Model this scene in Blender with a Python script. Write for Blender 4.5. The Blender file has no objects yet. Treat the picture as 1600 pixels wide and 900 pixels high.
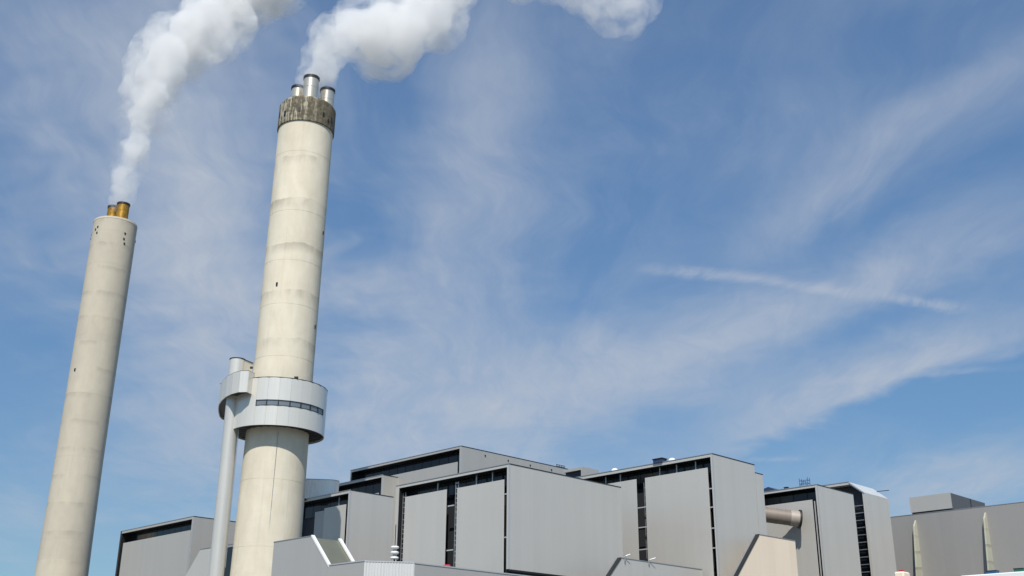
import bpy, bmesh, math, random
from mathutils import Vector, Matrix
R = math.radians
random.seed(7)
SC = bpy.context.scene
C = SC.collection

# ------------------------------------------------------------------ camera
F_PX, V_PX = 1700.0, 4466.0
PITCH = math.atan(F_PX / V_PX)
cam_d = bpy.data.cameras.new('camera')
cam_d.sensor_width = 36.0
cam_d.lens = F_PX / 1600.0 * 36.0
cam_d.clip_start = 0.5
cam_d.clip_end = 20000
cam = bpy.data.objects.new('camera', cam_d)
C.objects.link(cam)
cam.location = (0, 0, 2.0)
fw = Vector((0, math.cos(PITCH), math.sin(PITCH)))
up0 = Vector((0, -math.sin(PITCH), math.cos(PITCH)))
a_ = 0.38 * math.pi / 180
rt = Vector((1, 0, 0)) * math.cos(a_) + up0 * math.sin(a_)
up = -Vector((1, 0, 0)) * math.sin(a_) + up0 * math.cos(a_)
m = Matrix((rt, up, -fw)).transposed()
cam.rotation_euler = m.to_euler()
SC.camera = cam

SC.view_settings.view_transform = 'Standard'
SC.view_settings.look = 'None'
SC.view_settings.exposure = 0.35
SC.view_settings.gamma = 1.0
SC.cycles.volume_bounces = 8
SC.cycles.max_bounces = 12
SC.cycles.volume_step_rate = 1.0
SC.cycles.volume_max_steps = 256

# ------------------------------------------------------------------ sun and sky
SUN_EL, SUN_DIR = R(50), Vector((-0.07, -1.0, 0)).normalized()   # horizontal direction towards the sun
sun_d = bpy.data.lights.new('sun', 'SUN')
sun_d.energy = 3.6
sun_d.angle = R(0.53)
sun_d.color = (1.0, 0.95, 0.87)
sun = bpy.data.objects.new('sun', sun_d)
C.objects.link(sun)
to_sun = SUN_DIR * math.cos(SUN_EL) + Vector((0, 0, math.sin(SUN_EL)))
sun.rotation_euler = to_sun.to_track_quat('Z', 'Y').to_euler()
sun.location = (0, -60, 120)

W = bpy.data.worlds.new('World')
SC.world = W
W.use_nodes = True
wn, wl = W.node_tree.nodes, W.node_tree.links
wn.clear()

class NT:
    """small helper for writing node maths"""
    def __init__(s, tree): s.t, s.n, s.l = tree, tree.nodes, tree.links
    def put(s, sock, v):
        if hasattr(v, 'is_output'): s.l.new(v, sock)
        else: sock.default_value = v
    def m(s, op, a, b=None, c=None, clamp=False):
        n = s.n.new('ShaderNodeMath'); n.operation = op; n.use_clamp = clamp
        s.put(n.inputs[0], a)
        if b is not None: s.put(n.inputs[1], b)
        if c is not None: s.put(n.inputs[2], c)
        return n.outputs[0]
    def v(s, op, a, b=None, scale=None):
        n = s.n.new('ShaderNodeVectorMath'); n.operation = op
        s.put(n.inputs[0], a)
        if b is not None: s.put(n.inputs[1], b)
        if scale is not None: s.put(n.inputs['Scale'], scale)
        return n.outputs['Value'] if op in ('DOT_PRODUCT', 'LENGTH', 'DISTANCE') else n.outputs[0]
    def noise(s, vec, scale, detail=4, rough=.55, dist=0.0, dim='3D'):
        n = s.n.new('ShaderNodeTexNoise'); n.noise_dimensions = dim
        if vec is not None: s.l.new(vec, n.inputs['W' if dim == '1D' else 'Vector'])
        n.inputs['Scale'].default_value = scale; n.inputs['Detail'].default_value = detail
        n.inputs['Roughness'].default_value = rough; n.inputs['Distortion'].default_value = dist
        return n.outputs['Fac'] if 'Fac' in n.outputs else n.outputs[0]
    def smooth(s, x, lo, hi, a=0.0, b=1.0):
        n = s.n.new('ShaderNodeMapRange'); n.interpolation_type = 'SMOOTHSTEP'
        s.put(n.inputs['Value'], x)
        n.inputs['From Min'].default_value = lo; n.inputs['From Max'].default_value = hi
        n.inputs['To Min'].default_value = a; n.inputs['To Max'].default_value = b
        return n.outputs[0]
    def mix(s, f, a, b, blend='MIX'):
        n = s.n.new('ShaderNodeMix'); n.data_type = 'RGBA'; n.blend_type = blend
        s.put(n.inputs['Factor'], f)
        for k, q in ((6, a), (7, b)):
            if hasattr(q, 'is_output'): s.l.new(q, n.inputs[k])
            else: n.inputs[k].default_value = (*q, 1) if len(q) == 3 else q
        return n.outputs[2]
    def mapping(s, vec, scale):
        n = s.n.new('ShaderNodeMapping'); s.l.new(vec, n.inputs[0]); n.inputs['Scale'].default_value = scale
        return n.outputs[0]
    def sep(s, vec):
        n = s.n.new('ShaderNodeSeparateXYZ'); s.l.new(vec, n.inputs[0]); return n.outputs
    def comb(s, x, y, z):
        n = s.n.new('ShaderNodeCombineXYZ')
        for k, q in enumerate((x, y, z)): s.put(n.inputs[k], q)
        return n.outputs[0]

def build_world():
    g = NT(W.node_tree)
    sky = g.n.new('ShaderNodeTexSky'); sky.sky_type = 'NISHITA'; sky.sun_disc = False
    sky.sun_elevation = SUN_EL
    # Nishita: rotation 0 puts the sun at +Y, growing clockwise seen from above
    sky.sun_rotation = math.atan2(SUN_DIR.x, SUN_DIR.y)
    sky.altitude = 0; sky.air_density = 1.0; sky.dust_density = 0.4; sky.ozone_density = 2.2
    tc = g.n.new('ShaderNodeTexCoord')
    d = g.v('NORMALIZE', tc.outputs['Generated'])
    x, y, z = g.sep(d)
    zz = g.m('MAXIMUM', z, 0.02)
    den = g.m('ADD', zz, 0.12)
    uv = g.comb(g.m('DIVIDE', x, den), g.m('DIVIDE', y, den), 0.0)
    warp = g.noise(uv, 1.3, 3, .5)
    uvw = g.v('ADD', uv, g.comb(g.m('MULTIPLY', warp, .5), g.m('MULTIPLY', warp, -.35), 0.0))
    # long thin fibres of high cirrus, drawn out along one wind direction
    n = g.n.new('ShaderNodeMapping'); g.l.new(uvw, n.inputs[0])
    n.inputs['Rotation'].default_value = (0, 0, R(-58)); n.inputs['Scale'].default_value = (3.2, 1.0, 1)
    fib = g.noise(n.outputs[0], 1.1, 7, .6, .6)
    veil = g.noise(uvw, .75, 4, .5, .3)
    cover = g.m('MULTIPLY', g.smooth(fib, .36, .78), g.smooth(veil, .33, .66))
    cover = g.m('ADD', g.m('MULTIPLY', cover, .42), g.smooth(veil, .30, .75, 0, .10))
    fine = g.noise(n.outputs[0], 6.0, 9, .68, .5)
    def band(d0, d1, w_lo, w_hi, amt, t0=0.08, t1=.08, taper=0.0, patch=.35, pscale=3.0):
        """a streak of cloud along the great circle d0 -> d1; w_lo / w_hi = softness below and above it"""
        d0, d1 = Vector(d0).normalized(), Vector(d1).normalized()
        nrm = d0.cross(d1).normalized()
        if nrm.z < 0: nrm = -nrm
        tan = (d1 - d0).normalized()
        L = (d1 - d0).length
        s = g.v('DOT_PRODUCT', d, tuple(nrm))
        t = g.m('DIVIDE', g.m('SUBTRACT', g.v('DOT_PRODUCT', d, tuple(tan)), d0.dot(tan)), L)
        s = g.m('ADD', s, g.m('MULTIPLY', g.m('SUBTRACT', g.noise(uvw, pscale * 1.7, 4, .6), .5), (w_lo + w_hi) * .9))
        upper = g.smooth(s, 0.0, w_hi, 1, 0)
        lower = g.smooth(s, -w_lo, 0.0, 0, 1)
        m_ = g.m('MULTIPLY', upper, lower)
        m_ = g.m('MULTIPLY', m_, g.smooth(t, -t0, t0 + .02))
        m_ = g.m('MULTIPLY', m_, g.smooth(t, 1 - t1 - .02, 1 + t1, 1, 0))
        tex = g.m('MULTIPLY_ADD', g.smooth(g.noise(n.outputs[0], pscale, 5, .6), .35, .65), patch, 1 - patch)
        return g.m('MULTIPLY', g.m('MULTIPLY', m_, tex), amt)
    bands = [
        ((.4260,.8545,.2990), (.1844,.9590,.2150), .020, .058, .78, .30, .30, 0, .28, 1.4),
        ((.4300,.8150,.3834), (.1000,.9586,.2782), .040, .045, .62, .35, .45, 0, .35, 1.6),
        ((.4250,.7700,.4750), (.2176,.8943,.3910), .050, .050, .45, .35, .25, 0, .45, 1.6),
        ((.1167,.9220,.3693), (.2344,.9055,.3537), .007, .009, .46, .12, .10, 0, .65, 6.0),
        ((.2317,.9065,.3528), (.3854,.8679,.3134), .007, .009, .50, .08, .15, 0, .65, 6.0),
        ((.2608,.9285,.2645), (.4121,.8722,.2634), .004, .006, .30, .25, .20, 0, .6, 5.0),
        ((.2112,.9565,.2015), (.2540,.9459,.2018), .004, .004, .30, .25, .25, 0, .6, 8.0),
        ((-.010,.8372,.5479), (-.090,.9643,.2281), .130, .110, .60, .30, .20, 0, .50, 1.4),
        ((.2813,.8733,.3977), (.3112,.8541,.4167), .002, .004, .12, .1, .2, 0, .8, 12.0),
        ((-.3201,.7461,.5846), (-.2455,.9318,.2424), .180, .170, .92, .3, .3, 0, .40, 1.4),
        ((.4329,.8842,.1884), (.3082,.9355,.1437), .030, .050, .62, .3, .4, 0, .3, 2.0),
        ((.1000,.9700,.1900), (-.3000,.9300,.1900), .090, .110, .60, .4, .4),
        ((-.0900,.9643,.2481), (.2300,.9200,.3000), .075, .080, .66, .4, .3, 0, .35, 1.4),
        ((.3000,.8300,.4600), (.4600,.7300,.5100), .022, .030, .24, .4, .3, 0, .5, 2.2),
        ((.2300,.8000,.5500), (.4600,.6900,.5500), .030, .040, .14, .4, .3, 0, .5, 2.2),
    ]
    tot = cover
    for b_ in bands:
        v = band(*b_)
        # 1-(1-a)(1-b): clouds in front of clouds
        tot = g.m('SUBTRACT', 1.0, g.m('MULTIPLY', g.m('SUBTRACT', 1.0, tot), g.m('SUBTRACT', 1.0, v)))
    tot = g.m('MULTIPLY', tot, g.m('MULTIPLY_ADD', fine, .7, .65))
    tot = g.m('MULTIPLY', tot, g.smooth(z, -.01, .06))
    # milkier air towards the horizon on every side
    low = g.smooth(z, .02, .50, .12, .01)
    tot = g.m('SUBTRACT', 1.0, g.m('MULTIPLY', g.m('SUBTRACT', 1.0, tot), g.m('SUBTRACT', 1.0, low)))
    base = g.v('SCALE', g.mix(1.0, sky.outputs[0], SKY_TINT, 'MULTIPLY'), scale=g.smooth(z, .02, .62, .66, 1.06))
    col = g.mix(tot, base, CLOUD_COL)
    bg = g.n.new('ShaderNodeBackground'); g.l.new(col, bg.inputs[0]); bg.inputs[1].default_value = SKY_STR
    out = g.n.new('ShaderNodeOutputWorld'); g.l.new(bg.outputs[0], out.inputs[0])

SKY_STR = 0.092
SKY_TINT = (0.66, 0.93, 1.08)
CLOUD_COL = (4.0, 4.45, 5.2)
build_world()

# ------------------------------------------------------------------ helpers
def new_bm(): return bmesh.new()

def bx(bm, x0, x1, y0, y1, z0, z1, bev=0.0):
    vs = [bm.verts.new(p) for p in ((x0,y0,z0),(x1,y0,z0),(x1,y1,z0),(x0,y1,z0),(x0,y0,z1),(x1,y0,z1),(x1,y1,z1),(x0,y1,z1))]
    fs = [bm.faces.new([vs[i] for i in f]) for f in ((3,2,1,0),(4,5,6,7),(0,1,5,4),(1,2,6,5),(2,3,7,6),(3,0,4,7))]
    if bev:
        es = {e for f in fs for e in f.edges}
        bmesh.ops.bevel(bm, geom=list(es), offset=bev, segments=1, affect='EDGES')

def prism(bm, pts, ax, lo, hi):
    """polygon pts extruded along axis ax ('x','y','z') from lo to hi"""
    def P(p, q):
        return {'x': (q, p[0], p[1]), 'y': (p[0], q, p[1]), 'z': (p[0], p[1], q)}[ax]
    a = [bm.verts.new(P(p, lo)) for p in pts]
    b = [bm.verts.new(P(p, hi)) for p in pts]
    bm.faces.new(a); bm.faces.new(b[::-1])
    n = len(pts)
    for i in range(n): bm.faces.new((a[i], b[i], b[(i+1)%n], a[(i+1)%n]))

def lathe(bm, prof, seg=64, cx=0, cy=0, close=False):
    """prof: list of (r, z)"""
    rings = []
    for r, z in prof:
        rings.append([bm.verts.new((cx + r*math.cos(2*math.pi*k/seg), cy + r*math.sin(2*math.pi*k/seg), z)) for k in range(seg)])
    for i in range(len(rings)-1):
        for k in range(seg):
            f = bm.faces.new((rings[i][k], rings[i][(k+1)%seg], rings[i+1][(k+1)%seg], rings[i+1][k])); f.smooth = True
    if close:
        bm.faces.new(rings[0][::-1]); bm.faces.new(rings[-1])

def rod(bm, p, q, r, seg=8):
    p, q = Vector(p), Vector(q)
    d = q - p
    mt = Matrix.Translation((p+q)/2) @ d.to_track_quat('Z', 'Y').to_matrix().to_4x4()
    bmesh.ops.create_cone(bm, cap_ends=True, segments=seg, radius1=r, radius2=r, depth=d.length, matrix=mt)

def obj(name, bm, mat, parent=None, sharp=True, loc=None):
    bmesh.ops.recalc_face_normals(bm, faces=bm.faces)
    me = bpy.data.meshes.new(name); bm.to_mesh(me); bm.free()
    me.materials.append(mat)
    o = bpy.data.objects.new(name, me); C.objects.link(o)
    if parent: o.parent = parent
    if loc: o.location = loc
    if sharp: me.set_sharp_from_angle(angle=R(22))
    return o

def share(name, me, parent, loc=(0,0,0), rz=0.0):
    o = bpy.data.objects.new(name, me); C.objects.link(o); o.parent = parent
    o.location = loc; o.rotation_euler = (0,0,rz); return o

def tag(o, label=None, cat=None, group=None, kind=None):
    if label: o['label'] = label
    if cat: o['category'] = cat
    if group: o['group'] = group
    if kind: o['kind'] = kind
    return o

def thing(name, label, cat, loc=(0,0,0), rz=0.0, group=None):
    o = bpy.data.objects.new(name, None); C.objects.link(o)
    o.location = loc; o.rotation_euler = (0,0,rz); o.empty_display_size = .5
    return tag(o, label, cat, group)

def pbox(name, mat, parent, *d, bev=0.0):
    bm = new_bm(); bx(bm, *d, bev=bev); return obj(name, bm, mat, parent)

# ------------------------------------------------------------------ materials
def mat(name):
    m_ = bpy.data.materials.new(name); m_.use_nodes = True
    g = NT(m_.node_tree); p = g.n['Principled BSDF']
    g.p = p; g.mat = m_
    g.obj = g.n.new('ShaderNodeTexCoord').outputs['Object']
    return g

def bump(g, h, dist, strength=1.0):
    b = g.n.new('ShaderNodeBump'); b.inputs['Distance'].default_value = dist; b.inputs['Strength'].default_value = strength
    g.l.new(h, b.inputs['Height']); g.l.new(b.outputs[0], g.p.inputs['Normal'])

def cladding(name, col, metal=.45, rough=.42, rib=.36, sheet=1.15, var=.032, ribd=.010):
    g = mat(name)
    x, y, z = g.sep(g.obj)
    s = g.m('ADD', x, y)
    cell = g.m('FLOOR', g.m('DIVIDE', s, sheet))
    wn_ = g.n.new('ShaderNodeTexWhiteNoise'); wn_.noise_dimensions = '1D'; g.l.new(cell, wn_.inputs['W'])
    t = wn_.outputs['Value']
    st = g.noise(g.comb(g.m('MULTIPLY', s, 1.6), 0.0, g.m('MULTIPLY', z, .07)), 1.0, 5, .6)
    big = g.noise(g.obj, .11, 3, .5)
    dirt = g.noise(g.comb(g.m('MULTIPLY', s, 5.0), 3.0, g.m('MULTIPLY', z, .45)), 1.0, 5, .65)
    f = g.m('ADD', g.m('MULTIPLY', g.m('SUBTRACT', t, .5), var), g.m('MULTIPLY', g.m('SUBTRACT', st, .5), var*1.7))
    f = g.m('ADD', f, g.m('MULTIPLY', g.m('SUBTRACT', big, .5), var*2.6))
    f = g.m('SUBTRACT', f, g.m('MULTIPLY', g.smooth(dirt, .64, .78), .10))
    c = g.v('SCALE', (*col,), scale=g.m('ADD', f, 1.0))
    g.l.new(c, g.p.inputs['Base Color'])
    g.p.inputs['Metallic'].default_value = metal
    g.l.new(g.m('MULTIPLY_ADD', st, .22, rough-.11), g.p.inputs['Roughness'])
    ph = g.m('FRACT', g.m('DIVIDE', s, rib))
    tri = g.smooth(g.m('ABSOLUTE', g.m('SUBTRACT', ph, .5)), .30, .46)
    bump(g, g.m('ADD', tri, g.m('MULTIPLY', big, .4)), ribd, .5)
    return g.mat

M_CLAD = cladding('light_metal_cladding', (.57, .55, .505), metal=.25)
M_CLAD2 = cladding('grey_metal_cladding', (.46, .445, .415), metal=.25, rib=.30)
M_CLADL = cladding('pale_ribbed_cladding', (.60, .60, .585), metal=.1, rib=.45, sheet=.9, ribd=.05)
M_WALL = cladding('dull_grey_cladding', (.31, .30, .285), metal=.15, rib=.5, sheet=2.4, rough=.55)
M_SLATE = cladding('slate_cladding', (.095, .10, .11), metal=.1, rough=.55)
M_BEIGE = cladding('cream_wall_cladding', (.82, .69, .54), metal=.0, rough=.6, rib=.6, sheet=2.0, var=.05)
M_DARKCLAD = cladding('dark_metal_lining', (.035, .037, .042), metal=.2, rough=.5)

def plain(name, col, metal=0.0, rough=.5, var=.15, scale=1.5, b=0.0):
    g = mat(name)
    n = g.noise(g.obj, scale, 5, .6)
    c = g.v('SCALE', (*col,), scale=g.m('MULTIPLY_ADD', g.m('SUBTRACT', n, .5), var*2, 1.0))
    g.l.new(c, g.p.inputs['Base Color'])
    g.p.inputs['Metallic'].default_value = metal
    g.l.new(g.m('MULTIPLY_ADD', n, .2, rough-.1), g.p.inputs['Roughness'])
    if b: bump(g, n, b)
    return g.mat

M_DARK = plain('black_steel', (.018, .019, .02), 0.2, .5)
M_TRIM = plain('pale_trim', (.50, .51, .52), .3, .4, .06)
M_WHITE = plain('white_paint', (.80, .80, .78), 0, .45, .05)
M_PALE = plain('pale_sheet', (.60, .62, .61), .1, .35, .08, .6)
M_STEEL = plain('galvanised_steel', (.42, .43, .43), .7, .4, .12)
M_RED = plain('red_paint', (.55, .03, .05), 0, .4)
M_BLUE = plain('blue_paint', (.03, .10, .22), 0, .5)
M_GREEN = plain('green_paint', (.02, .12, .08), 0, .5)
M_NAVY = plain('navy_sheet', (.03, .05, .11), .1, .5)
M_ROOF = plain('roof_membrane', (.20, .20, .20), 0, .9)
M_DOME = plain('acrylic_dome', (.85, .88, .90), 0, .15, .02)
M_GREENGLASS = plain('sloped_panel_glazing', (.20, .20, .15), .3, .35, .10, .6)

def glass():
    g = mat('tinted_glazing')
    n = g.noise(g.obj, .5, 2)
    g.l.new(g.mix(n, (.006, .009, .012), (.018, .026, .034)), g.p.inputs['Base Color'])
    g.p.inputs['Roughness'].default_value = .09
    g.p.inputs['Specular IOR Level'].default_value = .45
    return g.mat
M_GLASS = glass()
def ringglass():
    g = mat('ring_window_glass')
    n = g.noise(g.obj, .5, 2)
    g.l.new(g.mix(n, (.22, .23, .22), (.34, .35, .33)), g.p.inputs['Base Color'])
    g.p.inputs['Roughness'].default_value = .08; g.p.inputs['Metallic'].default_value = .5
    return g.mat
M_RING_GLASS = ringglass()

def ringmetal(name, col, rough, metal=.85):
    g = mat(name)
    x, y, z = g.sep(g.obj)
    st = g.noise(g.comb(g.m('MULTIPLY', x, 2.5), g.m('MULTIPLY', y, 2.5), g.m('MULTIPLY', z, .12)), 1.0, 5, .6)
    oi = g.n.new('ShaderNodeObjectInfo')
    f = g.m('ADD', .92, g.m('MULTIPLY', st, .16))
    f = g.m('ADD', f, g.m('MULTIPLY', g.m('SUBTRACT', oi.outputs['Random'], .5), .05))
    g.l.new(g.v('SCALE', (*col,), scale=f), g.p.inputs['Base Color'])
    g.p.inputs['Metallic'].default_value = metal
    g.l.new(g.m('MULTIPLY_ADD', st, .18, rough-.09), g.p.inputs['Roughness'])
    return g.mat
M_RING = ringmetal('brushed_aluminium_panels', (.72, .69, .615), .30, .30)
M_FLUE = ringmetal('stainless_flue', (.72, .64, .50), .32, .65)
M_TUBE = ringmetal('painted_steel_tube', (.56, .55, .51), .40, .25)
def gold():
    g = mat('rust_gold_flue')
    x, y, z = g.sep(g.obj)
    n = g.noise(g.mapping(g.obj, (1.3, 1.3, .5)), 1.4, 5, .65)
    g.l.new(g.mix(g.smooth(n, .35, .65), (.50, .27, .035), (.28, .15, .03)), g.p.inputs['Base Color'])
    g.p.inputs['Metallic'].default_value = .55; g.p.inputs['Roughness'].default_value = .45
    return g.mat
M_GOLD = gold()

def concrete(name, col, col2, lift, amt, seed, clean=0.0):
    """slip-formed shaft: pours of slightly different tone, tide marks, patches"""
    g = mat(name)
    x, y, z = g.sep(g.obj)
    ang = g.m('ARCTAN2', y, x)
    wob = g.m('MULTIPLY', g.noise(g.comb(g.m('MULTIPLY', ang, 1.5), seed, g.m('MULTIPLY', z, .05)), 1.0, 3), 1.6)
    zz = g.m('ADD', z, wob)
    cell = g.m('FLOOR', g.m('DIVIDE', zz, lift))
    w = g.n.new('ShaderNodeTexWhiteNoise'); w.noise_dimensions = '1D'; g.l.new(g.m('ADD', cell, seed), w.inputs['W'])
    band = g.m('SUBTRACT', w.outputs['Value'], .5)
    fr = g.m('FRACT', g.m('DIVIDE', zz, lift))
    # soft dark tide mark under every pour joint, here and there
    ctone = g.noise(g.comb(g.m('MULTIPLY', ang, 1.3), seed, g.m('MULTIPLY', z, .12)), 1.0, 4, .55)
    mark = g.m('MULTIPLY', g.smooth(fr, .72, .97), g.smooth(fr, .97, 1.0, 1, 0))
    mark = g.m('MULTIPLY', mark, g.smooth(ctone, .40, .62))
    if clean: mark = g.m('MULTIPLY', mark, g.smooth(z, clean-2, clean+3)); band = g.m('MULTIPLY', band, g.smooth(z, clean-2, clean+3, .3, 1))
    fine = g.noise(g.obj, .55, 8, .62)
    patch = g.noise(g.mapping(g.obj, (.32, .32, .13)), 1.0, 4, .6, .4)
    streak = g.noise(g.comb(g.m('MULTIPLY', ang, 9.0), seed, g.m('MULTIPLY', z, .05)), 1.0, 5, .6)
    joint = g.m('MULTIPLY', g.smooth(g.m('ABSOLUTE', g.m('SUBTRACT', g.m('FRACT', g.m('DIVIDE', z, lift*.25)), .5)), .485, .5), .03)
    f = g.m('ADD', g.m('MULTIPLY', band, .16*amt), g.m('MULTIPLY', g.m('SUBTRACT', fine, .5), .16))
    f = g.m('SUBTRACT', f, g.m('MULTIPLY', mark, .34*amt))
    f = g.m('ADD', f, g.m('MULTIPLY', g.m('SUBTRACT', patch, .5), .34*amt))
    f = g.m('SUBTRACT', f, g.m('MULTIPLY', g.smooth(streak, .55, .8), .12))
    f = g.m('SUBTRACT', f, joint)
    c = g.mix(g.smooth(patch, .35, .68), col, col2)
    c2 = g.v('SCALE', c, scale=g.m('ADD', 1.0, f))
    g.l.new(c2, g.p.inputs['Base Color'])
    g.p.inputs['Roughness'].default_value = .85
    bump(g, g.m('SUBTRACT', fine, g.m('MULTIPLY', joint, 4.0)), .05, .5)
    return g.mat
M_CONC = concrete('cream_concrete', (.66, .595, .46), (.685, .625, .495), 8.0, .85, 3.7, clean=41)
M_CONC2 = concrete('grey_concrete', (.54, .485, .38), (.48, .435, .345), 6.0, .45, 9.2)
M_BUTT = concrete('pale_mossy_concrete', (.44, .42, .32), (.36, .37, .29), 3.0, 1.2, 5.1)
def soot():
    g = mat('sooty_concrete_cap')
    x, y, z = g.sep(g.obj)
    ang = g.m('ARCTAN2', y, x)
    n1 = g.noise(g.comb(g.m('MULTIPLY', ang, 7.0), 1.0, g.m('MULTIPLY', z, .16)), 1.6, 6, .65)
    n2 = g.noise(g.comb(g.m('MULTIPLY', ang, 1.1), 5.0, 0.0), 1.0, 2)
    fine = g.noise(g.obj, 1.6, 6, .65)
    # limewash still showing through on the flank seen at the left
    side = g.smooth(g.m('SINE', g.m('ADD', ang, 3.55)), .35, .95)
    pale = g.m('MULTIPLY', g.smooth(g.m('ADD', g.m('MULTIPLY', n1, .75), g.m('MULTIPLY', fine, .25)), .47, .58), g.m('MULTIPLY_ADD', side, .85, .06))
    base = g.mix(g.smooth(fine, .35, .7), (.085, .072, .045), (.17, .145, .095))
    c = g.mix(pale, base, (.46, .42, .32))
    g.l.new(c, g.p.inputs['Base Color']); g.p.inputs['Roughness'].default_value = .9
    bump(g, fine, .06, .5)
    return g.mat
M_SOOT = soot()
M_PIPE = plain('beige_duct_lagging', (.235, .195, .16), .1, .55, .12, .8)

def ground_mat():
    g = mat('asphalt_ground')
    a = g.noise(g.obj, .02, 6, .6); b = g.noise(g.obj, .7, 6, .6)
    c = g.mix(g.smooth(a, .4, .6), (.11, .11, .105), (.20, .19, .17))
    c = g.v('SCALE', c, scale=g.m('MULTIPLY_ADD', b, .5, .75))
    g.l.new(c, g.p.inputs['Base Color']); g.p.inputs['Roughness'].default_value = .9
    bump(g, b, .03)
    return g.mat
M_GROUND = ground_mat()

# ------------------------------------------------------------------ ground
bm = new_bm()
bmesh.ops.create_grid(bm, x_segments=60, y_segments=60, size=9000)
tag(obj('ground', bm, M_GROUND, sharp=False), kind='structure')

# ------------------------------------------------------------------ chimneys
def hollow_tube(parent, x, y, r, z0, z1, m_, name='flue'):
    bm = new_bm()
    lathe(bm, [(r, z0), (r, z1-.02), (r-.12, z1-.02), (r-.12, z1-6)], 40)
    o = obj(name, bm, m_, parent, loc=(x, y, 0))
    bm = new_bm()
    lathe(bm, [(r+.003, z1-.42), (r+.10, z1-.42), (r+.10, z1+.04), (r-.14, z1+.04), (r-.14, z1-.5)], 40)
    obj('rim', bm, M_DARK, o)
    for zz in (z0 + (z1-z0)*.62,):
        bm = new_bm(); lathe(bm, [(r, zz-.06), (r+.035, zz-.04), (r+.035, zz+.04), (r, zz+.06)], 40)
        obj('weld_band', bm, m_, o)
    return o

def slot(parent, az, r, z, w=.35, h=.55, m_=None, name='vent_slot'):
    bm = new_bm(); bx(bm, -w*.38, w*.38, -.12, .10, -h*.4, h*.4)
    o = obj(name, bm, m_ or M_DARK, parent, loc=(r*math.cos(az), r*math.sin(az), z))
    o.rotation_euler = (0, 0, az + math.pi/2)
    return o

CX, CY = -36.6, 166.1
ch = thing('chimney', 'thick cream chimney with a silver ring round it and three steel flues on top', 'chimney', (CX, CY, 0), group='steaming concrete chimneys')
ch.rotation_euler = (0, R(.5), 0)   # the tall shaft stands a touch out of plumb
def shaft_prof(pts, step, groove=.03):
    """tapered profile with a fine formwork groove every few metres"""
    out = []
    def rad(z):
        for (r0, z0), (r1, z1) in zip(pts, pts[1:]):
            if z0 <= z <= z1: return r0 + (r1-r0)*(z-z0)/(z1-z0)
        return pts[-1][0]
    z = pts[0][1]
    out.append((rad(z), z))
    z += step
    rr = random.Random(int(step*10))
    while z < pts[-1][1] - .3:
        r = rad(z); out += [(r, z-.035), (r-groove, z-.03), (r-groove, z+.03), (r, z+.035)]
        z += step*rr.uniform(.6, 1.5)
    out.append((pts[-1][0], pts[-1][1]))
    return out
bm = new_bm(); lathe(bm, shaft_prof([(5.15, -.5), (4.82, 40.3), (4.66, 50.0), (4.62, 93.7)], 8.0, .02), 96)
obj('shaft', bm, M_CONC, ch)
bm = new_bm(); lathe(bm, [(4.0, 93.4), (4.84, 93.55), (4.84, 97.9), (4.66, 98.25), (4.1, 98.25), (4.1, 97.2), (.3, 97.2)], 72)
obj('cap', bm, M_SOOT, ch)
for fx, fy, fr in ((.7, -2.5, 1.30), (-2.15, .9, 1.22), (2.85, 1.5, 1.24)):
    hollow_tube(ch, fx, fy, fr, 97.3, 103.0, M_FLUE)
for a, z, w_, h_ in ((-128, 95.2, .5, 1.2), (-149, 95.6, .45, 1.1), (-94, 95.5, .5, 1.0), (-44, 95.4, .4, .9), (-30, 94.7, .4, .8), (-20, 95.3, .4, 1.4), (60, 95.3, .5, 1.0), (140, 95.3, .5, 1.0)):
    slot(ch, R(a), 4.80, z, w_, h_)
slot(ch, R(-107), 4.63, 63.9, .38, .75); slot(ch, R(-10), 4.64, 74.5, .35, .7); slot(ch, R(-12), 4.66, 58, .3, .8)
bm = new_bm()   # lightning conductor running down the lower shaft
for k in range(20): rod(bm, (0,0,k*2.0), (0,0,k*2.0+1.9), .045, 6)
o = obj('lightning_conductor', bm, M_STEEL, ch, loc=(4.9*math.cos(R(-77)), 4.9*math.sin(R(-77)), 0))

# ring round the chimney : 26 flat panels, seven of them with a window strip
RR, ZB, ZT = 7.08, 40.45, 47.8
NP = 26; STEP = 2*math.pi/NP; A0 = R(-108)
hw = RR*math.tan(STEP/2) - .006
collar = thing('ring_gallery', None, None); collar.parent = ch
def arc_panel(bm, z0, z1):
    # one curved sheet, 12 cm thick, following the ring
    hs = STEP/2 - .0012
    cols = []
    for k in range(6):
        a = -hs + 2*hs*k/5
        cols.append([bm.verts.new((r*math.sin(a), -(r*math.cos(a)-RR), z)) for r, z in ((RR+.06, z0), (RR+.06, z1), (RR-.06, z1), (RR-.06, z0))])
    for A, B in zip(cols, cols[1:]):
        for q in range(4):
            f = bm.faces.new((A[q], B[q], B[(q+1)%4], A[(q+1)%4])); f.smooth = q == 0
    bm.faces.new(cols[0]); bm.faces.new(cols[-1][::-1])
def panel_mesh(z0, z1, name='cladding_panel'):
    bm = new_bm(); arc_panel(bm, z0, z1); bmesh.ops.recalc_face_normals(bm, faces=bm.faces)
    me = bpy.data.meshes.new(name); bm.to_mesh(me); bm.free(); me.set_sharp_from_angle(angle=R(25)); me.materials.append(M_RING); return me
full, low_, high_ = panel_mesh(ZB, ZT), panel_mesh(ZB, 43.42), panel_mesh(44.32, ZT)
bm = new_bm(); bx(bm, -hw+.06, hw-.06, .02, .05, 43.50, 44.24); bmesh.ops.recalc_face_normals(bm, faces=bm.faces)
pane_me = bpy.data.meshes.new('window_pane'); bm.to_mesh(pane_me); bm.free(); pane_me.materials.append(M_RING_GLASS)
bm = new_bm()
bx(bm, -hw-.02, hw+.02, -.09, .07, 43.42, 43.50); bx(bm, -hw-.02, hw+.02, -.09, .07, 44.24, 44.32)
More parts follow.
